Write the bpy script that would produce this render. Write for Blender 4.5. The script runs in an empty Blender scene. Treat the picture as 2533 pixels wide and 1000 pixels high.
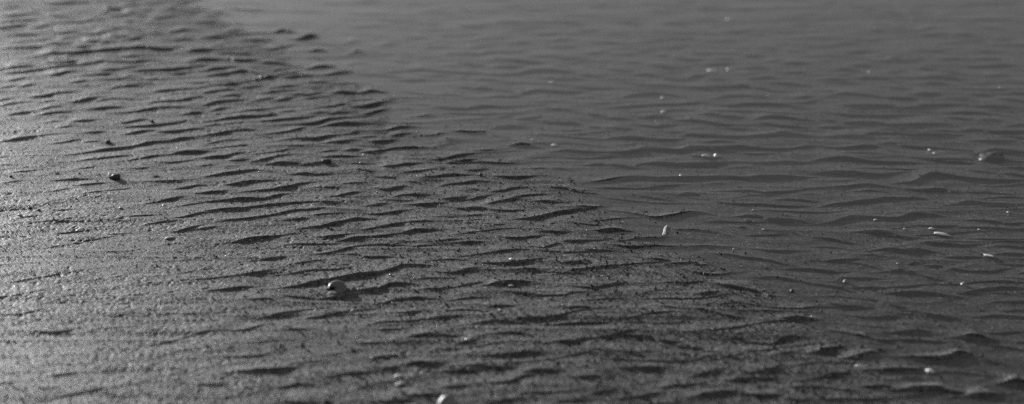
import bpy, math, random
import numpy as np
R = math.radians
rng = np.random.default_rng(7)
random.seed(7)
scene = bpy.context.scene
COL = scene.collection

# ------------------------------------------------------------------ camera
CAM_H, PITCH, F = 0.72, R(22.4), 3518.0
cam = bpy.data.cameras.new("camera")
camo = bpy.data.objects.new("camera", cam)
COL.objects.link(camo)
scene.camera = camo
camo.location = (0, 0, CAM_H)
camo.rotation_euler = (math.pi / 2 - PITCH, 0, 0)
cam.sensor_width = 36.0
cam.lens = 50.0
cam.clip_start = 0.02
cam.clip_end = 2000
cam.dof.use_dof = True
cam.dof.focus_distance = 1.80
cam.dof.aperture_fstop = 2.5
cam.dof.aperture_blades = 8

SUN_EL, SUN_AZ = 12.0, -40.0        # degrees; azimuth measured from +Y, negative = to the left


def ray(px, py):
    dx = (np.asarray(px, float) - 1266.5) / F
    dy = (500.0 - np.asarray(py, float)) / F
    c, s = math.cos(PITCH), math.sin(PITCH)
    return dx, c + dy * s, -s + dy * c


# ------------------------------------------------------------------ noise
TAB = rng.random(65536).astype(np.float32)


def vnoise(x, y, seed=0):
    xi = np.floor(x); yi = np.floor(y)
    fx = (x - xi).astype(np.float32); fy = (y - yi).astype(np.float32)
    xi = xi.astype(np.int64); yi = yi.astype(np.int64)
    fx = fx * fx * fx * (fx * (fx * 6 - 15) + 10)
    fy = fy * fy * fy * (fy * (fy * 6 - 15) + 10)

    def h(a, b):
        n = (a * 73856093) ^ (b * 19349663) ^ (seed * 83492791 + 1013)
        n = (n ^ (n >> 13)) * 1274126177
        return TAB[(n ^ (n >> 16)) & 65535]
    a = h(xi, yi); b = h(xi + 1, yi); c = h(xi, yi + 1); d = h(xi + 1, yi + 1)
    return ((a + (b - a) * fx) * (1 - fy) + (c + (d - c) * fx) * fy) * 2 - 1


def fbm(x, y, seed=0, octv=3, gain=0.5):
    r = 0; a = 1.0; f = 1.0
    for i in range(octv):
        c, s = math.cos(i * 1.1), math.sin(i * 1.1)
        r = r + a * vnoise((x * c - y * s) * f + 17.3 * i, (x * s + y * c) * f - 9.1 * i, seed + i * 7)
        a *= gain; f *= 2.03
    return r


def sstep(t):
    t = np.clip(t, 0, 1)
    return t * t * (3 - 2 * t)


# ------------------------------------------------------------------ the shape of the bar: where the sand dips under the water
SHORE_PX = [(430, -60), (500, 30), (620, 90), (760, 165), (880, 215), (945, 262), (965, 305), (1060, 345), (1250, 398),
            (1420, 465), (1530, 560), (1700, 640), (1850, 700), (1980, 780), (2080, 870), (2200, 960), (2400, 1100)]
_sx, _sy = [], []
for p in SHORE_PX:
    a, b, c = ray(*p)
    t = CAM_H / -c
    _sx.append(a * t); _sy.append(b * t)
_sx = np.array(_sx); _sy = np.array(_sy)
_o = np.argsort(_sx); _sx = _sx[_o]; _sy = _sy[_o]


def shore_side(X, Y):
    """rough signed distance to the shoreline: + on the bar, - in the water"""
    yl = np.interp(X, _sx, _sy)
    yl = np.where(X < _sx[0], _sy[0] + (_sx[0] - X) * 1.9, yl)
    yl = np.where(X > _sx[-1], _sy[-1] - (X - _sx[-1]) * 1.1, yl)
    return (yl - Y) * 0.62


def base_h(X, Y):
    d = shore_side(X, Y)
    d = d + 0.03 * vnoise(X / 0.16, Y / 0.2, 91) + 0.015 * vnoise(X / 0.06, Y / 0.05, 92)
    up = 0.0105 * (1 - np.exp(-(np.maximum(d, 0) / 0.17) ** 1.35)) + 0.004 * sstep(np.maximum(d, 0) / 0.8)
    dn = -0.0022 * (1 - np.exp(-(np.maximum(-d, 0) / 0.07) ** 1.4)) - 0.0075 * (1 - np.exp(-np.maximum(-d - 0.08, 0) / 0.35))
    b = np.where(d > 0, up, dn) - 0.0006
    far = sstep((np.hypot(X, Y) - 6) / 20)
    return b * (1 - far) + far * (-0.015)


def ground_pt(px, py, lift=0.0):
    a, b, c = ray(px, py)
    z = 0.0
    for _ in range(5):
        t = (CAM_H - z) / -c
        X, Y = a * t, b * t
        z = base_h(X, Y) + lift
    return X, Y


# ------------------------------------------------------------------ ripple crests: tile origin, then  height_class: points (fifths of a pixel)
RIPPLES = """
@0,0
2: 540,50 700,42 900,30 1100,22 1200,35;1: 0,45 150,20 400,10;1: 0,105 150,95;1: 240,140 320,120 600,118 870,100
2: 0,210 120,190 400,170 560,145;1: 350,200 500,180 650,200 870,210;2: 0,275 100,265 350,245 500,235;3: 0,345 120,330 250,310
2: 380,340 470,330 600,300;1: 40,390 200,385;2: 0,450 200,435 400,430 530,440;2: 740,410 850,392 1000,400
2: 980,425 1150,420 1300,390 1360,370;1: 1360,350 1500,345 1620,355;2: 50,550 120,530 400,510 500,495 720,470
3: 590,555 650,540 800,540;2: 0,620 150,595 450,590 590,560;2: 1040,525 1100,515 1400,520;2: 940,580 1080,575
3: 340,750 450,700 600,670 850,650 1200,625 1500,600 1750,575 1850,590 2050,605 2200,580;2: 0,860 150,830 300,820
2: 500,800 680,770 900,755 1050,740;3: 680,770 800,762 950,750
2: 0,920 250,895 500,860 800,830 1100,800 1250,740 1320,695 1700,700 1830,665 2200,660
3: 680,940 780,900 860,890;2: 1020,940 1150,925 1350,905;2: 1180,870 1450,855 1520,850
3: 1580,885 1700,870 2100,855 2400,830 2500,820;2: 2200,910 2300,895;3: 2190,650 2260,635 2500,610 2850,600;3: 2390,745 2500,735 2700,730
2: 2120,400 2280,375 2400,390;3: 2190,495 2280,480 2420,495;2: 1800,420 1870,415 2000,425;1: 1640,480 1720,470;1: 1400,460 1600,450
1: 1000,230 1200,240 1400,245 1550,270 1700,270;2: 1220,175 1300,165;2: 1260,95 1400,110 1500,105;1: 900,145 1000,145 1150,145
2: 1550,75 1640,60 1700,60;2: 1380,200 1550,185 1750,130;1: 1680,195 1850,200;2: 1930,230 2030,215 2120,195;2: 2050,110 2150,100 2200,105
1: 1900,20 2020,15;1: 2400,280 2500,270;2: 130,1000 280,980;2: 1480,970 1580,950;1: 1520,770 1750,770 1950,720
@500,0
1: 0,205 180,205;2: 0,270 150,275;3: 330,390 420,375 520,380;3: 0,465 160,460 290,465;3.6: 940,400 1010,385 1070,400
3.8: 1220,490 1340,465 1400,460;3: 530,490 700,495 820,505;3: 180,570 240,550 300,555;2: 330,590 400,580 650,585;3: 860,610 950,595 1100,565
2: 0,620 100,640 450,665 560,660 730,685;3: 1370,640 1430,630 1480,640;3: 1320,720 1400,720 1500,735;2: 1230,790 1330,795
4: 1350,850 1430,830 1550,825;2.5: 1800,540 1880,510;2: 2240,560 2350,550;3.6: 1830,680 1910,660 2010,665;4: 1560,920 1700,905 1850,900
2: 280,740 350,720 430,740 700,750;3: 740,770 830,770 950,785 1050,800;3: 40,870 120,855 280,840 420,835
3: 0,965 200,940 400,910 500,860 700,895 850,900;2: 900,880 960,850;3: 920,935 1000,915 1170,895;2: 1060,955 1180,945 1350,940;3: 780,965 850,945
1: 2400,760 2500,770;1: 2230,910 2400,895 2500,890;1: 1800,800 1980,795
@0,200
1: 0,80 180,60;1: 230,75 400,50;2: 930,20 1000,10;2: 1380,90 1520,65 1700,55 1800,70;2: 0,240 120,225;2: 400,195 580,182 700,150 900,130
1.5: 560,260 650,250;3: 920,260 1100,225 1220,210;2: 1180,270 1300,230 1600,220 1780,225;1: 1080,175 1280,150;2: 1870,135 1950,125 2150,110 2400,95 2500,80
1: 2000,180 2200,160 2500,170;2.5: 1830,290 1900,265 2200,245 2350,220 2500,200;2: 530,350 600,335 720,320;1: 0,320 150,285 400,260
1: 100,420 250,395 500,375;2: 520,420 650,395 750,385;2: 1180,350 1280,340 1500,325;2: 1250,415 1350,405 1550,390 1780,355 1950,340 2050,335 2250,325 2500,310
2: 930,500 1120,485;1: 560,515 700,500;1.5: 780,575 870,560;1.7: 0,755 200,725 450,690 650,665 800,655;2: 1540,520 1650,500 1740,485
3: 1580,560 1850,560 2050,535 2230,505 2300,475 2360,490;2: 2250,420 2350,400 2500,385;3: 1630,655 1750,635 1880,630
3: 2000,640 2250,620 2400,600 2500,600;1: 1060,640 1230,630;1: 620,780 750,765 900,740;1.5: 1100,760 1200,755
3: 950,900 1100,880 1300,850 1600,825 1850,760 2100,740 2300,705 2500,685;2: 1000,990 1200,960 1400,940 1600,930
3: 2080,905 2250,880 2400,870 2500,870;2: 1600,990 1700,970 1900,930 2100,905;1: 1800,870 2050,840
@500,200
2: 0,80 120,55 300,45 560,20;2: 0,155 150,125 350,105;2: 260,190 340,180 410,175;3: 20,300 150,265 300,250 450,240 530,235;2: 540,75 640,70
3: 880,85 950,80 1080,70;2: 720,150 900,130 1100,125 1300,120;2.5: 1270,25 1400,20 1550,15;2: 1330,85 1400,95;3: 1090,175 1200,170 1300,180 1450,160
2: 930,270 1000,235 1100,210 1200,200;2: 680,245 850,225;2: 1300,225 1400,210 1600,195;3.6: 1640,165 1700,145 1850,150
3.6: 2000,150 2100,130 2200,145;3.6: 1900,320 2050,310 2160,285 2250,245 2320,235;3.6: 2030,430 2120,405 2180,370 2250,345
2.5: 1620,310 1740,285 1800,300;1: 1250,345 1350,345 1600,310;2: 110,390 200,350 350,335;2: 240,415 450,395 600,360 800,345 1000,325
2: 980,385 1120,375;2: 1190,360 1300,355;3: 0,510 150,500 300,470 550,445 700,435 950,400;3: 760,500 900,490 1100,465 1300,445 1400,430
2: 1380,400 1450,390 1570,390;2.5: 1590,410 1680,385 1800,390;3: 990,545 1100,540 1300,530 1450,510 1600,475 1900,445 2000,440
3: 1440,580 1600,545 1750,525 1950,520;3: 0,680 200,650 400,615 550,600 750,610;3: 780,660 850,650 1100,620 1280,580;2: 100,770 250,740 420,725
2: 120,840 300,810 520,790;3: 930,740 1150,705 1400,710 1600,680 1800,660 1930,600;3: 1550,765 1620,760 1850,745;2: 1980,705 2100,695
3.5: 2270,620 2380,590 2500,570 2600,572;3: 2370,680 2480,665;3: 2170,755 2350,740;3.4: 2050,875 2200,860 2400,825 2800,822;2: 1480,875 1600,855
2: 1800,855 1920,850;2: 720,900 880,885 1050,850;2: 660,990 900,950 1050,920;3: 1470,945 1700,940 1950,930;3: 0,945 150,930 300,925 450,870
2: 380,980 500,975
@0,400
1: 0,50 150,45;1: 150,135 450,105;1: 750,220 850,215 1150,215;1: 950,300 1200,270;1: 880,110 1120,75;1: 650,370 800,340;1: 60,260 200,235
1: 930,400 1100,390 1350,350 1600,320;1: 1700,80 1950,60;1.3: 1780,530 2000,490 2200,450;1: 2000,240 2250,230 2500,215;1.3: 2200,560 2500,510
1.5: 2180,690 2300,680 2500,640;1: 1560,690 1900,660;1: 1800,780 2030,740;1.7: 2200,860 2500,790;1: 700,890 1000,860;1: 1280,910 1550,895
@500,400
3: 860,15 1000,10 1180,20;2: 1250,35 1450,15;2: 1900,20 2000,15;3: 2240,55 2400,50 2500,30 2670,15;3: 50,190 250,160 450,130 620,100 750,110
3: 1120,155 1280,145 1400,160 1500,155;3: 260,295 420,280 600,255 900,240;1: 300,70 450,65;1: 0,60 100,55
3: 500,385 620,370 880,340 1100,310 1200,280 1330,260;1: 1400,330 1700,320;2: 1770,275 1950,265 2080,270;2: 2210,185 2350,190;1: 1900,100 2050,110
2: 0,390 250,370;3: 1650,425 1780,405 1900,375;3: 2150,330 2250,345 2330,340 2500,310;3: 2400,435 2500,415 2740,410
3: 0,500 300,480 500,465 750,460 900,425 1050,400 1200,395;3: 0,635 300,605 530,595 600,565 800,530 1000,515 1250,510 1550,500
2.5: 250,740 450,720 700,690 900,655 1100,605 1400,590 1560,585;2: 1100,715 1250,705;2: 1440,660 1700,640;2: 2080,545 2250,530
3.4: 1100,845 1300,820 1500,795 1750,740 1900,685 2020,685 2150,690;3: 2080,840 2300,795 2500,755;3: 450,990 650,950 900,930 1100,900
3: 1440,935 1700,925 1850,900;3: 1680,980 1850,960 2050,940 2250,920 2500,890;1.6: 0,830 150,810
@1000,200
1: 0,150 200,170 400,185 600,185 800,215;3: 890,100 990,98 1060,105;1: 620,90 890,98;1: 1060,110 1300,145
1.4: 890,225 1150,205 1350,210 1500,160 1650,125 2000,140 2200,130;1.4: 280,310 450,340 750,355 950,325 1200,330 1500,315;1: 1620,265 2000,265
1: 2150,80 2500,95;1: 2120,210 2350,215 2500,240;1: 1770,355 2000,365 2180,390;1.3: 2250,420 2400,440 2500,465;1: 590,490 750,485 930,470
1: 1190,450 1290,445;1: 1470,475 1640,465;1.4: 230,450 310,445;2: 1700,500 1900,525 2100,530 2300,580 2500,585;3.4: -100,578 0,575 90,570
2.5: 580,630 850,655 960,650 1100,690;1: 1120,590 1200,580 1500,580;3.4: 230,685 400,675 440,645;3: 390,800 480,790 550,765;3: 480,745 640,740
2.5: 670,840 800,850 1000,860 1150,865 1270,850;3.3: 1390,800 1450,795 1540,800;1.5: 1540,810 1700,840;1: 1850,690 2000,695 2200,720 2400,730 2500,735
2: 1850,890 2000,880 2250,895 2500,900;2.5: 1580,960 1740,950;3: 330,975 450,970 650,930;3.4: 560,1005 850,985 1030,990
@1000,400
3.4: 540,10 700,15 1000,12 1160,25 1300,25 1470,20;2: 2310,45 2500,50;1: 1480,95 1700,95 1800,90;1: 1850,90 2000,95;2: 80,125 220,115 350,95
3: 270,190 400,180 520,165 740,160;2: 850,100 960,95;3: 1150,180 1300,195 1450,195 1600,185;2: 60,250 150,260 290,295
2: 400,310 550,275 750,270 900,250 1000,255;2: 1620,240 1700,265 1780,310;3: 1800,310 2000,330 2200,385 2400,405;3.4: 1090,380 1250,360 1350,335 1480,320
2: 760,330 880,355 1000,380;2: 550,455 740,440;2: 840,460 1060,420;3.4: 1000,530 1150,495 1300,470 1450,430 1700,400;3: 1610,490 1720,490 1880,500
2: 1450,470 1580,475;3: 60,535 250,530 460,510;3: 520,555 700,580 950,570 1100,600 1300,610 1450,605;3.6: 1500,725 1700,700 1850,640 2000,615 2120,600
3.4: 2150,560 2300,570 2430,560;2: 660,725 800,725 1020,715;2: 0,745 300,735;2: 970,770 1130,790 1240,785;3: 0,885 150,855 280,850
3: 1300,930 1450,935 1620,910;2.4: 1730,860 1850,870 1970,870;2: 2150,770 2300,790 2450,800;3: 2000,980 2150,975 2350,960;3: 530,970 680,965;3: 700,995 900,990
@1000,0
1: 100,175 300,150 500,150;1: 640,130 850,130;1: 1170,160 1400,190 1650,215;1: 1900,190 2100,195 2350,215;1: 500,230 750,220 1000,240
2: 1140,280 1380,285;1: 660,325 900,330 1100,310;1: 1250,380 1550,375;1: 2030,320 2280,310;1: 400,440 650,450 950,430;1: 1680,430 1900,420
1: 2150,385 2380,385;2: 1880,500 1960,490 2040,490;1: 800,520 1100,480 1380,460;1: 280,600 550,600;1: 860,590 1100,575;1: 1360,540 1580,530
2: 500,670 750,680 950,680 1050,655 1300,640 1560,625;1: 1800,600 2100,590;2: 2250,665 2450,650;1: 330,710 500,740
2: 1030,745 1200,735 1450,760 1650,785;2: 690,790 850,820 960,815;2: 1090,835 1350,840 1500,830;2: 1650,700 1780,695 1950,720 2400,740
2: 0,880 200,865 350,880 600,900 900,910 1000,920;2: 1100,925 1350,920 1550,885 1780,870 2050,890 2200,915;1: 1820,820 2000,830;2: 0,995 170,990
1: 900,990 1150,995;2: 1660,970 1850,985 2200,990;1: 2220,825 2320,820 2500,865;1: 2290,90 2500,70
@1500,0
1: 0,85 150,95;1: 380,30 620,50;1: 390,120 700,140;1: 850,40 1050,30;1: 1240,50 1400,60;2: 150,290 380,300;2: 700,300 950,295
2: 390,390 700,395 1100,400;1: 0,420 250,420;2: 420,510 700,490 1080,475;1: 1150,420 1400,430;1: 680,600 920,595;1: 380,635 600,630;1: 1620,120 1860,120
1: 1050,110 1200,150 1400,150;1: 1100,240 1350,240;1: 1250,325 1580,335;1: 1760,440 2000,445;1: 630,700 740,700;2: 820,730 1000,755 1130,755
1: 270,770 420,785;2: 480,800 650,825 800,850 950,870;1: 0,860 200,880 330,880;2: 350,945 480,935 650,965 750,985 1000,990 1080,945 1250,910
2: 1370,735 1500,730;2: 1740,700 1900,700;1: 1620,620 1750,620;2: 1750,855 1900,855 2070,880;2.5: 1820,975 2000,970 2130,985;1: 2000,760 2150,750
2: 2230,790 2400,795;2: 2260,915 2500,910;1: 2250,635 2420,640;2: 1240,800 1500,790;2: 1280,985 1450,985;1: 2150,120 2400,130;1: 2250,215 2500,220
1: 2280,310 2500,315;1: 1900,600 2080,600
@2033,0
1: 0,50 210,30;1: 350,110 650,115;1: 380,210 600,215 1100,240;1: 1050,150 1230,155;2: 200,555 420,550;2: 1100,620 1300,640 1550,660;2: 350,655 550,640
2: 0,745 190,775;2: 400,820 560,815;2: 850,740 950,735 1020,780;2: 1230,380 1380,350;2: 1280,440 1520,435;2: 1640,440 1850,440;2.5: 1240,860 1380,870
2: 850,900 1000,890;2: 1450,740 1760,740;3: 1920,735 2180,740;2: 1700,800 1900,830 2400,820;2: 150,880 300,870 480,900;2.5: 500,975 790,975
2: 1500,890 1700,900;2.5: 2050,945 2250,940;2: 0,990 300,995;2: 1850,240 2400,240;2: 1880,340 2200,355;2: 2150,500 2350,500;2: 1850,640 2100,650
2: 1200,970 1500,960 1750,990
@1500,200
1.3: 80,20 400,55 650,65 940,60;2: 0,235 200,225 300,185 600,175 800,185 950,215;2.2: 1040,85 1250,95 1500,85 1700,65 1850,95 2050,130 2280,130
2.2: 1370,220 1500,190 1700,190 1980,225;1.6: 0,350 200,340 500,315 850,305 1100,275 1300,280;2.3: 1350,305 1550,315 1750,300 2000,300 2300,320 2500,335
2: 50,475 200,480 320,495;2: 440,460 600,445 800,460;2.2: 1170,425 1430,430;2.3: 1440,450 1600,460;2.5: 900,495 1080,500 1300,540 1450,565 1650,560
2.2: 1800,510 1950,460 2150,455 2350,480 2500,490;2.3: 1850,520 2000,550 2200,575 2500,580;1.6: 0,590 200,600 330,595;1.5: 420,545 600,575 700,560 830,550
1: 1500,600 1680,605;2.8: 0,730 100,715 400,725 700,745 880,740 950,725;3: 960,685 1050,675 1300,690 1450,700 1700,700 1950,690 2200,665 2350,680 2500,695
3: 10,905 200,905 380,885 480,855 700,865 900,880 1000,860 1080,840 1300,855 1500,840 1700,830 2000,850 2300,840 2500,815
1.7: 1100,945 1300,965 1400,960;2: 2000,20 2250,35 2500,60;2: 2370,220 2500,215
@2033,200
1.4: 0,20 300,30 530,35;2.3: 120,185 300,165 550,190 750,220;2.4: 850,225 1000,235 1120,225;2: 700,75 850,95 1050,105
2.5: 220,305 500,315 800,320 950,345 1150,335 1300,310 1600,300;2.7: 120,405 300,430 600,440 850,445 1100,430
2.8: 0,490 150,500 350,540 650,535 850,560 1100,545 1400,540 1620,550;1.5: 1200,40 1500,40 1620,60;2: 1180,170 1400,165;2: 1550,220 1850,215
2: 1530,400 1700,395 1900,400 2150,415;2: 1560,465 1850,490;1: 1880,175 2080,180;2: 2200,230 2500,250;2: 1950,320 2200,320 2500,335
2.5: 1950,500 2150,490 2300,510;2.5: 1750,620 1950,615 2150,650 2500,640;3: 0,700 200,690 500,690 650,660 900,670 1100,690 1350,685 1700,680
2: 0,575 180,575;2.8: 0,815 250,835 600,820 750,840 850,900;2.5: 740,775 880,770 1050,810 1300,830 1600,855 1750,860;3: 1750,740 2100,760 2350,745 2500,765
2.5: 1950,900 2100,875 2300,880 2500,890;2.3: 1220,960 1420,980 1850,975;3: -150,1000 0,978 250,965 500,998 800,1020 1200,1020
@1500,400
3: 0,50 150,60 270,70;3: 350,60 430,35 600,30 800,45 1300,35 1500,15 1900,20 2200,10 2500,8;3: -150,255 0,240 200,215 400,200 600,220 850,220 1300,200 1600,210 1750,215 1950,190 2500,185
2: 420,420 600,450 800,480 900,490;2: 900,415 1000,400 1150,420 1250,460;2.6: 1250,470 1400,510 1700,535 1900,535 2200,560 2500,565
2.7: 1430,370 1750,375 1950,395 2100,380 2300,370 2500,345;3.3: 350,650 500,675 650,695 800,680 950,655 1100,630 1220,640 1400,680
3: 1520,690 1750,685 1900,700 2050,730 2350,735 2500,755;2.2: 790,820 900,845 1100,850 1350,885 1500,920;3.6: -80,850 100,848 220,860;1: 1700,920 2150,905
@2033,400
3: 0,150 250,145 500,160 700,165 850,150;3: 960,275 1150,265 1270,220 1370,170 1550,190 1750,220 1950,235 2200,235 2500,240;2: 1560,10 1800,20
1.4: 1850,120 2100,150;2: 2300,165 2480,195;3: 0,330 300,320 550,300 700,315 930,335;2.2: 1040,345 1200,370 1500,365 1600,400;2.2: 1850,385 2050,390 2250,415 2380,420
3.2: 0,570 250,525 500,500 800,475 1000,470 1150,460 1300,475 1370,500 1420,545;3: 1570,540 1800,510 2000,530 2250,550 2500,545
3: 0,765 130,755 350,700 600,695 800,710 950,705 1100,660 1200,650 1400,660 1500,675;3: 1720,725 1950,735 2150,750 2300,780 2500,770
2.3: 1270,800 1450,810 1650,810;2.8: 480,880 650,885 800,890 950,940 1120,950;2.8: 1910,955 2100,975 2400,985 2500,965;2.2: 0,950 150,970 300,1000
@500,600
2.4: 550,225 750,205 1000,190;1.6: 1180,270 1400,240;2: 450,410 650,390 850,350;2.4: 1150,375 1400,345 1650,340 1850,310
2.4: 1780,145 1900,150 2050,180 2300,180 2450,185;3.6: 1050,550 1250,530 1450,490 1700,440 1900,400 2200,370 2350,340 2500,280;2.6: 2100,20 2350,30 2500,35
1.8: 160,600 350,575 600,555;1: 500,710 850,700;2.4: 1150,670 1350,685 1450,695 1650,670 1850,630;2.6: 1900,590 2200,560 2350,520 2600,510
1.8: 800,920 1000,880 1300,830 1450,810;2: 1600,885 1800,865 2000,830;2.2: 2250,740 2400,700 2650,690;1.2: 1350,930 1550,910;1.4: 1100,40 1500,15 1700,10
@1000,600
2: 150,40 300,25;3: 1650,60 1750,65 1900,20;2: 1700,110 1900,120 2000,135 2250,110;2: 2250,95 2500,90;2.4: 450,210 600,205 720,215;3: 0,290 270,290
3: 420,360 600,365 750,350 880,320;3.2: 1020,255 1200,260 1350,255 1500,230 1640,205;3: 2030,245 2150,240 2230,260;2.4: 1500,330 1620,345
2: 1700,355 1900,365 2150,370;3: 1040,520 1200,500 1400,490 1560,485;2: 660,540 780,515 950,490;2: 230,565 400,570 550,550;3: -100,700 0,690 150,685 430,700
2: 620,710 850,675 1000,680;2.4: 1370,620 1550,640 1800,660 2000,655 2100,605 2300,605;2.6: 1130,790 1280,790;2: 560,850 700,840 950,850
3: 2080,810 2200,810;2: 350,940 500,930;3: 1700,995 2000,990 2300,980 2500,980;2: 0,870 150,860;1: 1900,800 2050,790
@1500,600
2: 50,20 300,45 450,50 600,50;3: 590,205 720,225;2.4: 860,260 1100,255;2: 1150,280 1200,280;2.4: 350,335 500,370 680,430
3: 980,340 1180,390 1400,400 1550,370;2.6: 1280,135 1400,145 1550,160 1700,190 1850,210 2100,265 2300,305 2450,330;2: 780,510 1050,505 1250,490
3.6: 1400,520 1550,550 1700,575 1900,620 2000,660;2.4: 1930,430 2080,430 2300,480 2420,500;2: 1100,650 1300,620;2: 620,780 780,810
3: 1180,820 1320,850 1480,890 1650,920;3.8: 2250,940 2400,940 2500,950;2: 1900,960 2200,970;1.6: 1950,15 2100,60
@2033,600
2.6: 1280,10 1500,25 1750,40 1880,30;2.6: 570,110 700,95 830,90 1000,115 1200,100 1400,130 1500,155;2: 1600,190 1900,195
2.6: 110,235 300,235 430,220;2: 430,270 550,295 740,355;2.8: 800,372 980,358 1050,372 1200,415 1400,465
2.4: 1070,275 1180,255 1300,290 1480,300 1650,350 1850,370 2050,360 2230,335;2: 2280,280 2500,285;1.4: 2200,160 2500,165;1.5: 370,455 700,465
2.4: 0,540 200,570 350,610;2.8: 830,625 1100,630 1300,645 1500,670 1680,690;2.6: 1760,640 1950,595 2200,585 2500,590;2.8: 1730,700 1850,780 1950,860 2050,880
3.2: 560,690 700,720 850,790 1000,830;2.6: 1130,870 1350,910 1650,950;2: 0,730 200,780 450,795 600,800;1.6: 2250,850 2500,845;1.6: 2200,5 2500,10
@500,800
2: 2250,70 2500,65;1.2: 0,115 200,95 500,90 750,40;1: 1050,95 1250,95;1.2: 350,410 700,395 850,360;2: 450,600 700,580 1000,560 1200,545
1: 1600,385 1850,340;2: 1980,240 2130,240;1.6: 1080,770 1200,740 1350,760;1.2: 1600,680 1800,640 2000,600;1.6: 2200,410 2350,390;1: 0,740 200,750
1.6: 1000,985 1400,970;3: 2250,955 2500,960
@1000,800
3: 40,495 200,485 350,490;2: 450,300 600,300;2: 700,240 850,205;2: 1120,135 1400,130 1600,155;2.6: 1050,395 1300,385 1500,360 1650,355 1710,375
2.4: 570,590 780,590;3: 1080,540 1280,550;3.4: 1930,210 2080,210 2200,180;2.6: 1500,600 1650,580 1850,590;3: 2150,655 2350,645 2480,670
2.6: 1080,735 1300,720 1480,640;2.4: 560,800 750,790;2.6: 0,920 250,900 430,900;2.4: 2350,880 2500,830;2.2: 1100,960 1300,940;2.4: 1900,980 2200,970
@1500,800
3.4: 380,140 550,155 700,210 900,230;2.4: 940,280 1100,300 1250,330;3: 1290,345 1420,370 1500,410;2.4: 1570,430 1700,465 1800,520
3: 1640,195 1780,225 2040,250 2100,220 2160,180 2250,155 2350,160;3.6: 780,790 850,760 1000,755 1130,750;2.6: 1000,680 1200,620 1350,580
2.6: 1500,700 1750,680 1950,665 2130,665;2.8: 1620,650 1950,590 2200,510;3.6: 220,930 450,910 600,880;3.4: 1100,920 1180,870 1400,860 1600,840
3.4: 1800,880 1950,900 2120,900;2.6: 2150,380 2280,370;2: 300,545 500,545 720,540;3: 2280,960 2430,970
@2033,800
4.4: 1000,100 1150,95 1300,105;2: 1300,130 1400,145;2.6: 240,125 400,155 550,175 700,210 820,210;4.2: 1780,190 1900,190 2030,220;2: 2080,285 2300,305 2450,330
4.4: 1070,425 1250,445 1450,465 1600,450 1720,395 1850,400 1950,440 2060,475;4: 300,425 480,395 650,355;2.4: 540,430 620,460 680,530;3.4: 870,580 1000,580 1130,580
3.4: 600,790 780,790 900,800;4.2: 1000,815 1150,800 1450,820 1600,860 1750,880;4.4: 2240,745 2400,725 2500,740 2650,745;4: 1900,900 2100,885;4: -30,365 100,320 200,300
"""
lines = []
ox = oy = 0
for row in RIPPLES.strip().split("\n"):
    if row[0] == "@":
        ox, oy = [float(v) for v in row[1:].split(",")]
        continue
    for item in row.split(";"):
        w, pts = item.split(":")
        P = [tuple(float(v) for v in q.split(",")) for q in pts.split()]
        lines.append((float(w), [(ox + a / 5, oy + b / 5) for a, b in P]))
# a few long faint crests just outside the frame keep the pattern going on every side
HCLASS = 0.00145


def dense(P):
    if len(P) == 2:
        P = [P[0], ((P[0][0] + P[1][0]) / 2, (P[0][1] + P[1][1]) / 2), P[1]]
    P = np.array(P, float)
    Q = np.vstack([2 * P[0] - P[1], P, 2 * P[-1] - P[-2]])
    out = []
    for i in range(1, len(Q) - 2):
        t = np.linspace(0, 1, 14, endpoint=False)[:, None]
        p0, p1, p2, p3 = Q[i - 1], Q[i], Q[i + 1], Q[i + 2]
        out.append(0.5 * (2 * p1 + (p2 - p0) * t + (2 * p0 - 5 * p1 + 4 * p2 - p3) * t ** 2 + (3 * p1 - p0 - 3 * p2 + p3) * t ** 3))
    out.append(P[-1][None])
    return np.vstack(out)


RIDGES = []
for w, P in lines:
    D = dense(P)
    A = 0.0007 + 0.00047 * w + max(w - 3.1, 0) * 0.0008
    gx, gy = ground_pt(D[:, 0], D[:, 1], A * 0.5)
    o = np.argsort(gx)
    gx, gy = gx[o], gy[o]
    keep = np.concatenate([[True], np.diff(gx) > 1e-5])
    gx, gy = gx[keep], gy[keep]
    dgy = np.clip(np.diff(gy), -1.3 * np.diff(gx), 0.95 * np.diff(gx))
    g2 = np.concatenate([[0], np.cumsum(dgy)]); mid = len(gy) // 2
    gy = g2 - g2[mid] + gy[mid]
    if shore_side(gx.mean(), gy.mean()) < -0.05: A *= 1.5 + 0.5 * float(gy.mean() > 1.8)
    elif gy.mean() > 1.9: A *= 1.0 + min((gy.mean() - 1.9) / .4, 1) * .35
    sm = float(shore_side(gx.mean(), gy.mean()))
    if (w >= 3.4 or (w >= 3 and P[0][0] < 1150)) and gx[-1] - gx[0] < 0.25 and -0.3 < sm < 0.01:
        A = max(A, 0.0010 + 0.0005 * (w - 3) - float(base_h(gx.mean(), gy.mean())))
    steep = max(-np.polyfit(gx, gy, 1)[0] - 0.5, 0)
    RIDGES.append((A / (1 + (steep / 0.7) ** 2), gx, gy))
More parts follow.
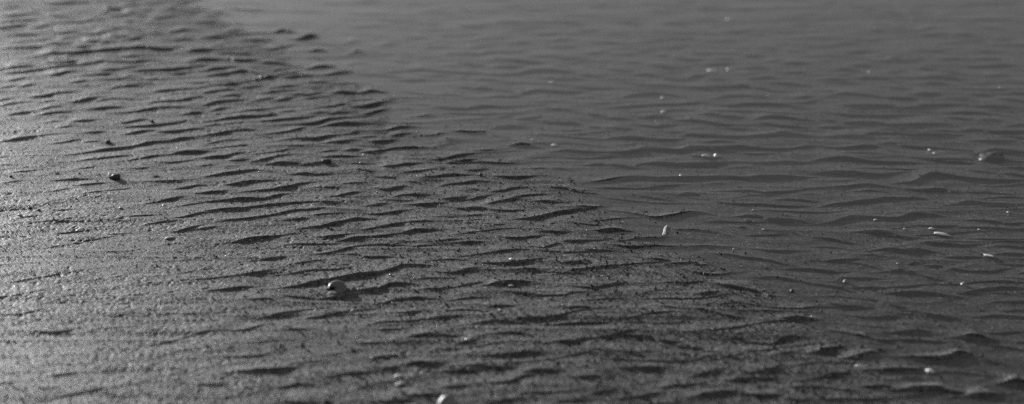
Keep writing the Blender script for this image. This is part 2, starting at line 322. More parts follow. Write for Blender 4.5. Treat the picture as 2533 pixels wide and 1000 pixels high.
# crests beyond the frame, same spacing and trend
for Y0 in np.concatenate([np.arange(0.70, 1.08, 0.055), np.arange(2.95, 5.5, 0.065)]):
    X0 = -2.4 * max(Y0 / 3, 0.5)
    while X0 < 2.4 * max(Y0 / 3, 0.5):
        L = rng.uniform(0.15, 0.5)
        x = np.linspace(X0, X0 + L, 14)
        y = Y0 + rng.uniform(-.02, .02) + 0.01 * np.sin(x * rng.uniform(9, 16) + rng.uniform(0, 6)) + rng.uniform(-.05, .1) * (x - X0)
        RIDGES.append((HCLASS * rng.uniform(1, 3), x, y))
        X0 += L * rng.uniform(.8, 1.2)
for side in (-1, 1):
    Y0 = 1.2
    while Y0 < 2.9:
        e = side * 0.44 * Y0
        for k in range(4):
            L = rng.uniform(0.15, 0.4)
            a = e + side * k * 0.3
            x = np.linspace(a, a + side * L, 12)
            if side < 0: x = x[::-1]
            y = Y0 + rng.uniform(-.02, .02) + 0.008 * np.sin(x * 12 + rng.uniform(0, 6))
            RIDGES.append((HCLASS * rng.uniform(.8, 2.4), x, y))
        Y0 += 0.058


TOE = None


# small low ripples filling the gaps between the big crests
_mid = [(g[1][0], g[1][-1], g[1], g[2]) for g in RIDGES]
_added = []
for _ in range(6000):
    y = 1 / rng.uniform(1 / 2.9, 1 / 1.15)
    x = rng.uniform(-.43, .43) * y
    L = rng.uniform(.05, .16)
    sd_ = float(shore_side(x, y))
    ok = True
    for q in (x - L * .4, x, x + L * .4):
        for a_, b_, gx, gy in _mid:
            if a_ - .01 < q < b_ + .01 and abs(np.interp(q, gx, gy) - y) < 0.0145:
                ok = False; break
        if not ok: break
    if not ok: continue
    t = rng.normal(.22 if sd_ > 0 else 0.0, .1)
    xs_ = np.linspace(x - L / 2, x + L / 2, 9)
    ys_ = y + t * (xs_ - x) + .004 * np.sin((xs_ - x) / L * 5 + rng.uniform(0, 6))
    k_ = rng.uniform(.0008, .0018) * (1.3 if sd_ < -.05 else 1.0)
    if sd_ > .45: k_ *= .42
    RIDGES.append((k_, xs_, ys_)); _mid.append((xs_[0], xs_[-1], xs_, ys_)); _added.append(1)
print("fill ripples", len(_added))


def relief(X, Y, fine=True):
    global TOE
    """height of the sand at ground points (2-D arrays, rows of constant Y allowed to be anything)"""
    B = base_h(X, Y).astype(np.float32)
    d_sh = shore_side(X, Y)
    wob = 0.0007 * fbm(X / 0.018, Y / 0.018, 3, 2) + 0.0026 * vnoise(X / 0.045, Y / 0.045, 5)
    ampn = 1.0 + 0.26 * fbm(X / 0.045, Y / 0.03, 11, 2)
    top = np.zeros_like(B)
    low = np.zeros_like(B)
    twod = X.ndim == 2
    if twod:
        ymin = Y.min(axis=1); ymax = Y.max(axis=1)
    for A, gx, gy in RIDGES:
        a = 0.0015 + 0.38 * A
        b = 0.028
        x0, x1 = gx[0], gx[-1]
        ext, ex2 = 0.016, 0.07
        lo, hi = gy.min() - 0.03, gy.max() + 0.09
        if twod:
            r = np.where((ymax > lo) & (ymin < hi))[0]
            if len(r) == 0: continue
            r0, r1 = r[0], r[-1] + 1
            xs = X[r0:r1]
            cmask = ((xs > x0 - ex2) & (xs < x1 + ex2)).any(axis=0)
            c = np.where(cmask)[0]
            if len(c) == 0: continue
            sl = (slice(r0, r1), slice(c[0], c[-1] + 1))
        else:
            sl = (slice(None),)
        xs, ys = X[sl], Y[sl]
        s0 = (gy[min(3, len(gy) - 1)] - gy[0]) / (gx[min(3, len(gx) - 1)] - gx[0] + 1e-9)
        f = np.interp(xs, gx, gy)
        sl_ = np.interp(xs, gx, np.gradient(gy, gx + np.arange(len(gx)) * 1e-9))
        sl_ = np.where((xs > x1) | (xs < x0), np.clip(sl_, -.3, .3), sl_)
        f = f + np.clip(xs - x1, 0, None) * sl_ + np.clip(xs - x0, None, 0) * sl_
        cs = 1 / np.sqrt(1 + np.clip(sl_, -3, 3) ** 2)
        d = (ys - f) * cs + wob[sl]
        L = x1 - x0
        tp = min(0.42 * L, 0.045)
        taper = sstep((xs - (x0 - ext)) / (tp + ext)) * sstep(((x1 + ext) - xs) / (tp + ext))
        tail = sstep((xs - (x0 - ex2)) / (ex2 + .03)) * sstep(((x1 + ex2) - xs) / (ex2 + .03))
        taper = 0.58 * taper + 0.42 * tail
        face = sstep((d + a) / (2 * a)) * (0.62 * np.exp(-np.maximum(d - a, 0) / 0.0098) + 0.38 * np.exp(-np.maximum(d - a, 0) / 0.027))
        h = (A * taper * face).astype(np.float32) * ampn[sl]
        toe = (0.22 * A * taper * np.exp(-((d + a + 0.006) / 0.009) ** 2)).astype(np.float32)
        top[sl] = np.maximum(top[sl], h)
        low[sl] = np.maximum(low[sl], toe)
    if fine: TOE = low / 0.0008
    wet = sstep((d_sh + 0.05) / 0.1)          # 1 on the bar, 0 under water
    Hh = B + top - low * (0.4 + 0.6 * wet)
    Hh = Hh + 0.0017 * (0.5 - np.abs(fbm(X / 0.13 + 2 * vnoise(X / .3, Y / .3, 77), Y / 0.030, 21, 2))) + 0.0005 * fbm(X / 0.06, Y / 0.02, 22, 2) * (0.6 + 0.4 * wet)
    if fine:
        # crumbly surface of the exposed sand, smoother where it lies under water
        rough = 0.25 + 0.75 * wet
        crumb = 0.8 * fbm(X / 0.0036, Y / 0.0036, 31, 2, 0.65) * (1 + 0.45 * sstep((d_sh - .15) / .5))
        patch = sstep(0.5 + 0.8 * fbm(X / 0.09, Y / 0.09, 41, 2))
        Hh = Hh + rough * (0.00008 + 0.00013 * patch) * crumb
        pit = np.maximum(fbm(X / 0.0085, Y / 0.0085, 51, 2) - 0.75, 0)
        Hh = Hh - rough * 0.0014 * pit * (0.3 + patch)
    return Hh


# ------------------------------------------------------------------ helpers
def tag(o, label=None, cat=None, group=None, kind=None):
    if label: o["label"] = label
    if cat: o["category"] = cat
    if group: o["group"] = group
    if kind: o["kind"] = kind
    return o


def np_mesh(name, verts, faces, mat, smooth=True, quads=True, attrs=None):
    me = bpy.data.meshes.new(name)
    nv, nf = len(verts), len(faces)
    k = faces.shape[1]
    me.vertices.add(nv); me.loops.add(nf * k); me.polygons.add(nf)
    me.vertices.foreach_set("co", np.ascontiguousarray(verts, dtype=np.float32).ravel())
    me.loops.foreach_set("vertex_index", np.ascontiguousarray(faces, dtype=np.int32).ravel())
    me.polygons.foreach_set("loop_start", np.arange(0, nf * k, k, dtype=np.int32))
    me.polygons.foreach_set("use_smooth", np.full(nf, smooth, dtype=bool))
    me.update(calc_edges=True)
    if attrs:
        for an, av in attrs.items():
            at = me.attributes.new(an, 'FLOAT', 'POINT')
            at.data.foreach_set("value", np.ascontiguousarray(av, dtype=np.float32).ravel())
    me.materials.append(mat)
    o = bpy.data.objects.new(name, me)
    COL.objects.link(o)
    return o


def grid_faces(nr, nc):
    i = np.arange(nr - 1)[:, None] * nc + np.arange(nc - 1)[None]
    i = i.ravel()
    return np.stack([i, i + 1, i + nc + 1, i + nc], 1)


# ------------------------------------------------------------------ materials
def new_mat(name):
    m = bpy.data.materials.new(name); m.use_nodes = True
    nt = m.node_tree
    return m, nt, nt.nodes, nt.links, nt.nodes["Principled BSDF"]


def grey(v):
    return (v, v, v, 1)


def sand_material():
    m, nt, N, L, P = new_mat("wet_sand")
    geo = N.new("ShaderNodeNewGeometry")
    att = N.new("ShaderNodeAttribute"); att.attribute_name = "bar"      # 1 exposed sand, 0 sand under water
    def noise(scale, detail=3, rough=.6):
        n = N.new("ShaderNodeTexNoise"); n.inputs["Scale"].default_value = scale
        n.inputs["Detail"].default_value = detail; n.inputs["Roughness"].default_value = rough
        L.new(geo.outputs["Position"], n.inputs["Vector"]); return n
    vor = N.new("ShaderNodeTexVoronoi"); vor.inputs["Scale"].default_value = 720
    L.new(geo.outputs["Position"], vor.inputs["Vector"])
    vo2 = N.new("ShaderNodeTexVoronoi"); vo2.inputs["Scale"].default_value = 330
    L.new(geo.outputs["Position"], vo2.inputs["Vector"])
    vmx = N.new("ShaderNodeMix"); vmx.data_type = 'RGBA'; vmx.inputs[0].default_value = .38
    L.new(vor.outputs["Color"], vmx.inputs[6]); L.new(vo2.outputs["Color"], vmx.inputs[7])
    sep = N.new("ShaderNodeSeparateColor"); L.new(vmx.outputs[2], sep.inputs[0])
    bw = sep
    ramp = N.new("ShaderNodeValToRGB")
    e = ramp.color_ramp.elements
    e[0].position = 0.0; e[0].color = grey(0.02)
    e[1].position = 1.0; e[1].color = grey(0.42)
    for p, v in ((0.22, 0.05), (0.42, 0.075), (0.62, 0.10), (0.80, 0.14), (0.90, 0.24)):
        k = e.new(p); k.color = grey(v)
    L.new(bw.outputs[0], ramp.inputs[0])   # one channel keeps the full spread of grain tones
    big = noise(9, 4, .6)
    r2 = N.new("ShaderNodeMapRange"); r2.inputs[1].default_value = .3; r2.inputs[2].default_value = .7
    r2.inputs[3].default_value = .85; r2.inputs[4].default_value = 1.15
    L.new(big.outputs[0], r2.inputs[0])
    mul = N.new("ShaderNodeVectorMath"); mul.operation = 'SCALE'
    L.new(ramp.outputs[0], mul.inputs[0]); L.new(r2.outputs[0], mul.inputs["Scale"])
    dry_lit = N.new("ShaderNodeAttribute"); dry_lit.attribute_name = "dry_lit"       # drained sand high on the bar, plus painted crest highlights, is paler
    r3 = N.new("ShaderNodeMapRange"); L.new(dry_lit.outputs["Fac"], r3.inputs[0])
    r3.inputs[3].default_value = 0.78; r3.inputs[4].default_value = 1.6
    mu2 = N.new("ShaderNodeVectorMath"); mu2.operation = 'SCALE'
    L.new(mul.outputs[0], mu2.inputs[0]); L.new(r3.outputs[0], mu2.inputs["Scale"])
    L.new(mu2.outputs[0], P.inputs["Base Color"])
    # grain relief
    g1 = noise(1100, 2, .7); g2 = noise(420, 3, .6)
    ad = N.new("ShaderNodeMath"); ad.operation = 'MULTIPLY_ADD'
    L.new(g2.outputs[0], ad.inputs[0]); ad.inputs[1].default_value = 1.3; L.new(g1.outputs[0], ad.inputs[2])
    st = N.new("ShaderNodeMapRange"); L.new(att.outputs["Fac"], st.inputs[0])
    st.inputs[3].default_value = .35; st.inputs[4].default_value = 1.0
    b = N.new("ShaderNodeBump"); b.inputs["Distance"].default_value = 0.00042
    L.new(st.outputs[0], b.inputs["Strength"]); L.new(ad.outputs[0], b.inputs["Height"])
    L.new(b.outputs[0], P.inputs["Normal"])
    rr = N.new("ShaderNodeMapRange"); L.new(vor.outputs["Distance"], rr.inputs[0])
    rr.inputs[1].default_value = 0; rr.inputs[2].default_value = .8
    rr.inputs[3].default_value = .36; rr.inputs[4].default_value = .6
    L.new(rr.outputs[0], P.inputs["Roughness"])
    P.inputs["Specular IOR Level"].default_value = 0.28
    return m


def simple_mat(name, v, rough, spec=.5, var=0.0, scale=300, bump=0.0):
    m, nt, N, L, P = new_mat(name)
    P.inputs["Roughness"].default_value = rough
    P.inputs["Specular IOR Level"].default_value = spec
    geo = N.new("ShaderNodeNewGeometry")
    n = N.new("ShaderNodeTexNoise"); n.inputs["Scale"].default_value = scale; n.inputs["Detail"].default_value = 4
    L.new(geo.outputs["Position"], n.inputs["Vector"])
    r = N.new("ShaderNodeMapRange"); L.new(n.outputs[0], r.inputs[0])
    r.inputs[1].default_value = .3; r.inputs[2].default_value = .7
    r.inputs[3].default_value = v * (1 - var); r.inputs[4].default_value = v * (1 + var)
    c = N.new("ShaderNodeCombineColor"); [L.new(r.outputs[0], c.inputs[i]) for i in range(3)]
    L.new(c.outputs[0], P.inputs["Base Color"])
    if bump:
        b = N.new("ShaderNodeBump"); b.inputs["Distance"].default_value = bump; b.inputs["Strength"].default_value = .8
        L.new(n.outputs[0], b.inputs["Height"]); L.new(b.outputs[0], P.inputs["Normal"])
    return m


def water_material():
    m = bpy.data.materials.new("shallow_water"); m.use_nodes = True
    nt = m.node_tree; N = nt.nodes; L = nt.links
    N.remove(N["Principled BSDF"])
    out = N["Material Output"]
    tr = N.new("ShaderNodeBsdfTransparent"); tr.inputs[0].default_value = grey(0.97)
    gl = N.new("ShaderNodeBsdfGlossy"); gl.inputs["Roughness"].default_value = 0.2; gl.inputs[0].default_value = grey(1)
    fr = N.new("ShaderNodeFresnel")
    geo = N.new("ShaderNodeNewGeometry")
    ior = N.new("ShaderNodeMapRange"); L.new(geo.outputs["Backfacing"], ior.inputs[0])
    ior.inputs[3].default_value = 1.333; ior.inputs[4].default_value = 0.75
    L.new(ior.outputs[0], fr.inputs[0])
    mp = N.new("ShaderNodeMapping"); mp.inputs["Scale"].default_value = (5, 16, 1)
    L.new(geo.outputs["Position"], mp.inputs[0])
    n = N.new("ShaderNodeTexNoise"); n.inputs["Scale"].default_value = 1.0; n.inputs["Detail"].default_value = 3
    L.new(mp.outputs[0], n.inputs["Vector"])
    b = N.new("ShaderNodeBump"); b.inputs["Distance"].default_value = 0.0016; b.inputs["Strength"].default_value = 1
    L.new(n.outputs[0], b.inputs["Height"])
    L.new(b.outputs[0], fr.inputs["Normal"]); L.new(b.outputs[0], gl.inputs["Normal"])
    mx = N.new("ShaderNodeMixShader")
    L.new(fr.outputs[0], mx.inputs[0]); L.new(tr.outputs[0], mx.inputs[1]); L.new(gl.outputs[0], mx.inputs[2])
    L.new(mx.outputs[0], out.inputs[0])
    return m


M_SAND = sand_material()
M_WATER = water_material()
M_SHELL = simple_mat("white_shell", 0.78, .35, .5, .12, 900, .0003)
M_GREYSHELL = simple_mat("grey_shell", 0.24, .4, .5, .25, 700, .0004)
M_PALE = simple_mat("pale_grain", 0.80, .15, .8, .1, 900)
M_DARKG = simple_mat("dark_grain", 0.014, .7, .15, .4, 900)
M_STONE = simple_mat("dark_stone", 0.05, .5, .5, .4, 500, .0004)
M_SUNK = simple_mat("sunken_stone", 0.06, .7, .2, .4, 400, .0004)
M_LEAF = simple_mat("dark_leaf", 0.012, .5, .4, .3, 500)
M_STICK = simple_mat("pale_straw", 0.42, .5, .4, .3, 500, .0004)

# ------------------------------------------------------------------ the sand sheet
NR, NC = 1500, 1480
iy = np.linspace(1 / 1.14, 1 / 2.98, NR)
rows = 1 / iy
near = np.concatenate([-np.geomspace(30, .3, 14), np.linspace(-0.2, 1.135, 150)])
far = 2.98 * np.geomspace(1.002, 110, 230)
rows = np.concatenate([near, rows, far])
cols = np.linspace(-0.43, 0.43, NC)
ext = 0.43 * np.geomspace(1.005, 28, 110)
cols = np.concatenate([-ext[::-1], cols, ext])
GY = np.repeat(rows[:, None], len(cols), 1)
GX = cols[None] * np.sqrt(GY ** 2 + 0.02)
GZ = relief(GX, GY)
bar = sstep((shore_side(GX, GY) + 0.05) / 0.1)
bar = np.where(GZ > 0.0003, 1.0, bar * 0.4)
dry_lit = sstep((shore_side(GX, GY) + 0.06 * fbm(GX / .2, GY / .2, 95, 3) - 0.12) / 0.75)
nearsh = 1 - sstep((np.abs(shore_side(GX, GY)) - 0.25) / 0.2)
dry_lit = np.maximum(dry_lit, 0.18 * sstep(GZ / 0.001) + 0.25 * sstep((GZ - 0.0022) / 0.003) + 0.35 * sstep(GZ / 0.001) * sstep((0.03 - shore_side(GX, GY)) / 0.05) * nearsh)      # crests above water: drained tone, with highlights and wet sheen painted in
dry_lit = np.where(GZ < 0.0001, 0, dry_lit)
V = np.stack([GX, GY, GZ], 2).reshape(-1, 3)
sand = np_mesh("sand_ground", V, grid_faces(len(rows), len(cols)), M_SAND, True, attrs={"bar": bar.ravel(), "dry_lit": dry_lit.ravel()})
tag(sand, "rippled wet sand of the tidal flat", None, None, "structure")
del V

# water: one level sheet
wv = np.array([[-60, -20, 0], [60, -20, 0], [60, 380, 0], [-60, 380, 0]], float)
water = np_mesh("shallow_water", wv, np.array([[0, 1, 2, 3]]), M_WATER)
tag(water, "shallow still water over the rippled sand", None, None, "structure")


# fast height lookup on the fine grid
def z_at(x, y):
    return relief(np.array([float(x)]), np.array([float(y)]), fine=False)[0]


TOE = np.clip(TOE, 0, 1.3)


def z_many(x, y, GZ=GZ):
    """bilinear lookup in the sheet itself"""
    r = np.interp(y, rows, np.arange(len(rows)))
    s = x / np.sqrt(y ** 2 + 0.02)
    c = np.interp(s, cols, np.arange(len(cols)))
    r0 = np.clip(r.astype(int), 0, len(rows) - 2); c0 = np.clip(c.astype(int), 0, len(cols) - 2)
    fr, fc = r - r0, c - c0
    return (GZ[r0, c0] * (1 - fr) * (1 - fc) + GZ[r0 + 1, c0] * fr * (1 - fc) + GZ[r0, c0 + 1] * (1 - fr) * fc + GZ[r0 + 1, c0 + 1] * fr * fc)


def pix_ground(px, py):
    """where the line of sight through a pixel meets the sheet"""
    a, b, c = ray(px, py)
    z = 0.0
    for _ in range(8):
        t = (CAM_H - z) / -c
        z = float(z_many(np.array([a * t]), np.array([b * t]))[0])
    return float(a * t), float(b * t), z


# ------------------------------------------------------------------ loose grains (nobody could count them)
OCT_V = np.array([[1, 0, 0], [-1, 0, 0], [0, 1, 0], [0, -1, 0], [0, 0, 1], [0, 0, -1]], float)
OCT_F = np.array([[0, 2, 4], [2, 1, 4], [1, 3, 4], [3, 0, 4], [2, 0, 5], [1, 2, 5], [3, 1, 5], [0, 3, 5]])


def grains(name, n, size_lo, size_hi, mat, weight, label, cat, lift=.3, power=2.5):
    s = rng.uniform(-.43, .43, n * 4)
    y = 1 / rng.uniform(1 / 2.95, 1 / 1.14, n * 4)
    x = s * np.sqrt(y * y + .02)
    k = rng.random(n * 4) < weight(x, y)
    x, y = x[k][:n], y[k][:n]
    n = len(x)
    z = z_many(x, y)
    sz = size_lo + (size_hi - size_lo) * rng.random(n) ** power
    sc = sz[:, None] * rng.uniform(.6, 1.25, (n, 3)) * 0.5
    ang = rng.uniform(0, 6.28, n); c, s_ = np.cos(ang), np.sin(ang)
    v = OCT_V[None] * sc[:, None, :] * rng.uniform(.8, 1.2, (n, 6, 1))
    tilt = rng.uniform(-.7, .7, n)[:, None]
    vx = v[..., 0] * c[:, None] - v[..., 1] * s_[:, None]
    vy = v[..., 0] * s_[:, None] + v[..., 1] * c[:, None]
    vz = v[..., 2] + tilt * vx * .5
    P = np.stack([vx + x[:, None], vy + y[:, None], vz + (z + sz * .5 * lift)[:, None]], 2).reshape(-1, 3)
    Fc = (OCT_F[None] + (np.arange(n) * 6)[:, None, None]).reshape(-1, 3)
    o = np_mesh(name, P, Fc, mat, False)
    tag(o, label, cat, None, "stuff")
    return o


def w_dark(x, y):
    d = shore_side(x, y)
    right = sstep((x + 0.35 * y * .5 + .15) / .5)
    clump = sstep(.45 + .9 * fbm(x / .05, y / .05, 61, 2))
    return (0.04 + 0.96 * right) * np.where(d > -0.02, 1.0, 0.42) * (0.22 + .35 * clump + 0.3 * z_many(x, y, TOE))


def w_pale(x, y):
    d = shore_side(x, y)
    left = sstep((-x + .1) / .7)
    clump = sstep(.4 + .9 * fbm(x / .06, y / .06, 71, 2))
    return (0.05 + 0.95 * left) * np.where(d > 0, 1.0, 0.5) * (0.2 + .8 * clump)


grains("dark_grit", 17000, 0.0009, 0.0032, M_DARKG, w_dark, "dark coarse grains scattered over the sand", "grit", .5)
grains("pale_grit", 16000, 0.0007, 0.0019, M_PALE, w_pale, "pale glinting grains scattered over the sand", "grit", .5, 4)
grains("sand_grit", 30000, 0.0008, 0.0018, M_SAND, lambda x, y: np.where(shore_side(x, y) > -0.01, 1., .15), "loose grains of sand lying on the bar", "grit", .4)


# ------------------------------------------------------------------ shells, stones and debris
def chip_mesh(name, L, W, T, arch, seed, mat, pointy=0.0, square=0.0):
    """a curved fragment of shell: closed, domed plate with a broken outline"""
    r = random.Random(seed)
    nr, na = 6, 28
    ph = [r.uniform(0, 6.28) for _ in range(4)]
    am = [r.uniform(.02, .09) for _ in range(4)]
    top, bot = [], []
    for i in range(nr + 1):
        q = i / nr
        for j in range(na):
            a = 2 * math.pi * j / na
            ca, sa = math.cos(a), math.sin(a)
            e = 2.0 + 5.0 * square
            rad = (abs(ca) ** e + abs(sa) ** e) ** (-1 / e)
            rad *= 1 + sum(am[k] * math.sin((k + 2) * a + ph[k]) for k in range(4))
            x = ca * rad * q; y = sa * rad * q
            y *= 1 - pointy * (0.5 + 0.5 * x) * .8
            z = arch * (1 - q * q) + 0.04 * arch * math.sin(14 * q)
            th = T * (1 - 0.75 * q ** 6)
            top.append((x * L / 2, y * W / 2, z + th / 2)); bot.append((x * L / 2, y * W / 2, z - th / 2))
    n = len(top)
    F = []
    for i in range(nr):
        for j in range(na):
            a, b = i * na + j, i * na + (j + 1) % na
            c, d = a + na, b + na
            F.append((a, c, d, b)); F.append((n + a, n + b, n + d, n + c))
    for j in range(na):
        a, b = nr * na + j, nr * na + (j + 1) % na
        F.append((a, n + a, n + b, b))
    return np_mesh(name, np.array(top + bot), np.array(F), mat, True)


def place_chip(name, cat, label, p0, p1, hpx, mat=None, arch=.2, tilt=0.0, roll=-0.13, lift=0.0, pointy=0.2, square=0.0, seed=None, group=None, wscale=1.0, thick=.0009):
    x0, y0, z0 = pix_ground(*p0); x1, y1, z1 = pix_ground(*p1)
    L = math.hypot(x1 - x0, y1 - y0)
    mx, my, mz = pix_ground((p0[0] + p1[0]) / 2, (p0[1] + p1[1]) / 2)
    D = math.hypot(my, CAM_H) * 1.0
    sc = F / D
    W = min(hpx / (sc * 0.40), max(L, .003) * 1.2) * wscale
    sd = seed if seed is not None else int(p0[0] * 7 + p0[1])
    o = chip_mesh(name, L, W, thick, arch * W, sd, mat or M_SHELL, pointy, square)
    o.rotation_euler = (roll, tilt, math.atan2(y1 - y0, x1 - x0))
    o.location = (mx, my, mz + thick * 0.6 + lift)
    return tag(o, label, cat, group)


def stone_mesh(name, sx, sy, sz, seed, mat, power=1.0, cap=0.0):
    r = random.Random(seed)
    ph = [(r.uniform(-1, 1), r.uniform(-1, 1), r.uniform(-1, 1), r.uniform(0, 6)) for _ in range(9)]
    nu, nvv = 26, 16
    V = []
    for i in range(nvv + 1):
        t = math.pi * i / nvv
        for j in range(nu):
            a = 2 * math.pi * j / nu
            d = (math.sin(t) * math.cos(a), math.sin(t) * math.sin(a), math.cos(t))
            k = 1 + sum(.07 * math.sin(3.2 * (d[0] * p[0] + d[1] * p[1] + d[2] * p[2]) + p[3]) for p in ph[:5])
            k += sum(.03 * math.sin(9 * (d[0] * p[0] + d[1] * p[1] + d[2] * p[2]) + p[3]) for p in ph[5:])
            q = [math.copysign(abs(c) ** power, c) for c in d]
            V.append((q[0] * k * sx, q[1] * k * sy, q[2] * k * sz))
    Fs = []
    for i in range(nvv):
        for j in range(nu):
            Fs.append((i * nu + j, (i + 1) * nu + j, (i + 1) * nu + (j + 1) % nu, i * nu + (j + 1) % nu))
    return np_mesh(name, np.array(V), np.array(Fs), mat, True)


def place_stone(name, cat, label, px, py, wpx, hpx, mat, seed, depth=.8, power=1.0, sink=.25, group=None):
    x, y, z = pix_ground(px, py + hpx * .45)
    sc = F / math.hypot(y, CAM_H)
    w = wpx / sc / 2; h = hpx / sc / 2
    o = stone_mesh(name, w, w * depth, h * 1.2, seed, mat, power)
    o.location = (x, y + w * depth * .4, z + h * (1 - sink))
    return tag(o, label, cat, group)


def snail_mesh(name, Rb, mat):
    """coiled shell: a tube wound on a growing spiral about an upright axis"""
    turns, n, m = 3.2, 150, 18
    V = []
    for i in range(n):
        u = i / (n - 1)
        g = math.exp(-1.55 * (1 - u) * 1.6)
        th = 2 * math.pi * turns * u + 1.9
        rc = Rb * 0.52 * g; rt = Rb * 0.50 * g
        zc = Rb * (0.62 - 0.42 * g)
        for j in range(m):
            p = 2 * math.pi * j / m
            rib = 1 + 0.015 * math.sin(th * 22)
            rr = rc * 1.12 + rt * math.cos(p) * rib
            V.append((rr * math.cos(th), rr * math.sin(th), zc + rt * .82 * math.sin(p) * rib))
    Fs = []
    for i in range(n - 1):
        for j in range(m):
            Fs.append((i * m + j, (i + 1) * m + j, (i + 1) * m + (j + 1) % m, i * m + (j + 1) % m))
    return np_mesh(name, np.array(V), np.array(Fs), mat, True)


# snail shell, with the sand mound it sits in (the mound belongs to the ground)
x, y, z = pix_ground(836, 716)
M_SNAIL = simple_mat("snail_shell_surface", 0.17, .22, .6, .3, 260, .0002)
sn = bpy.data.objects.new("snail_shell", None); COL.objects.link(sn)
sn.location = (x, y + .002, z - 0.0026)
sn.rotation_euler = (R(34), R(14), R(20))
tag(sn, "coiled grey snail shell half sunk in the exposed sand, in front of a long ripple", "shell")
w_ = snail_mesh("whorl", 0.0125, M_SNAIL); w_.parent = sn
lip = chip_mesh("lip", 0.010, 0.009, .0012, .0012, 5, M_SHELL); lip.parent = sn
lip.location = (-.0075, -.0075, .003); lip.rotation_euler = (R(65), R(10), R(-35))

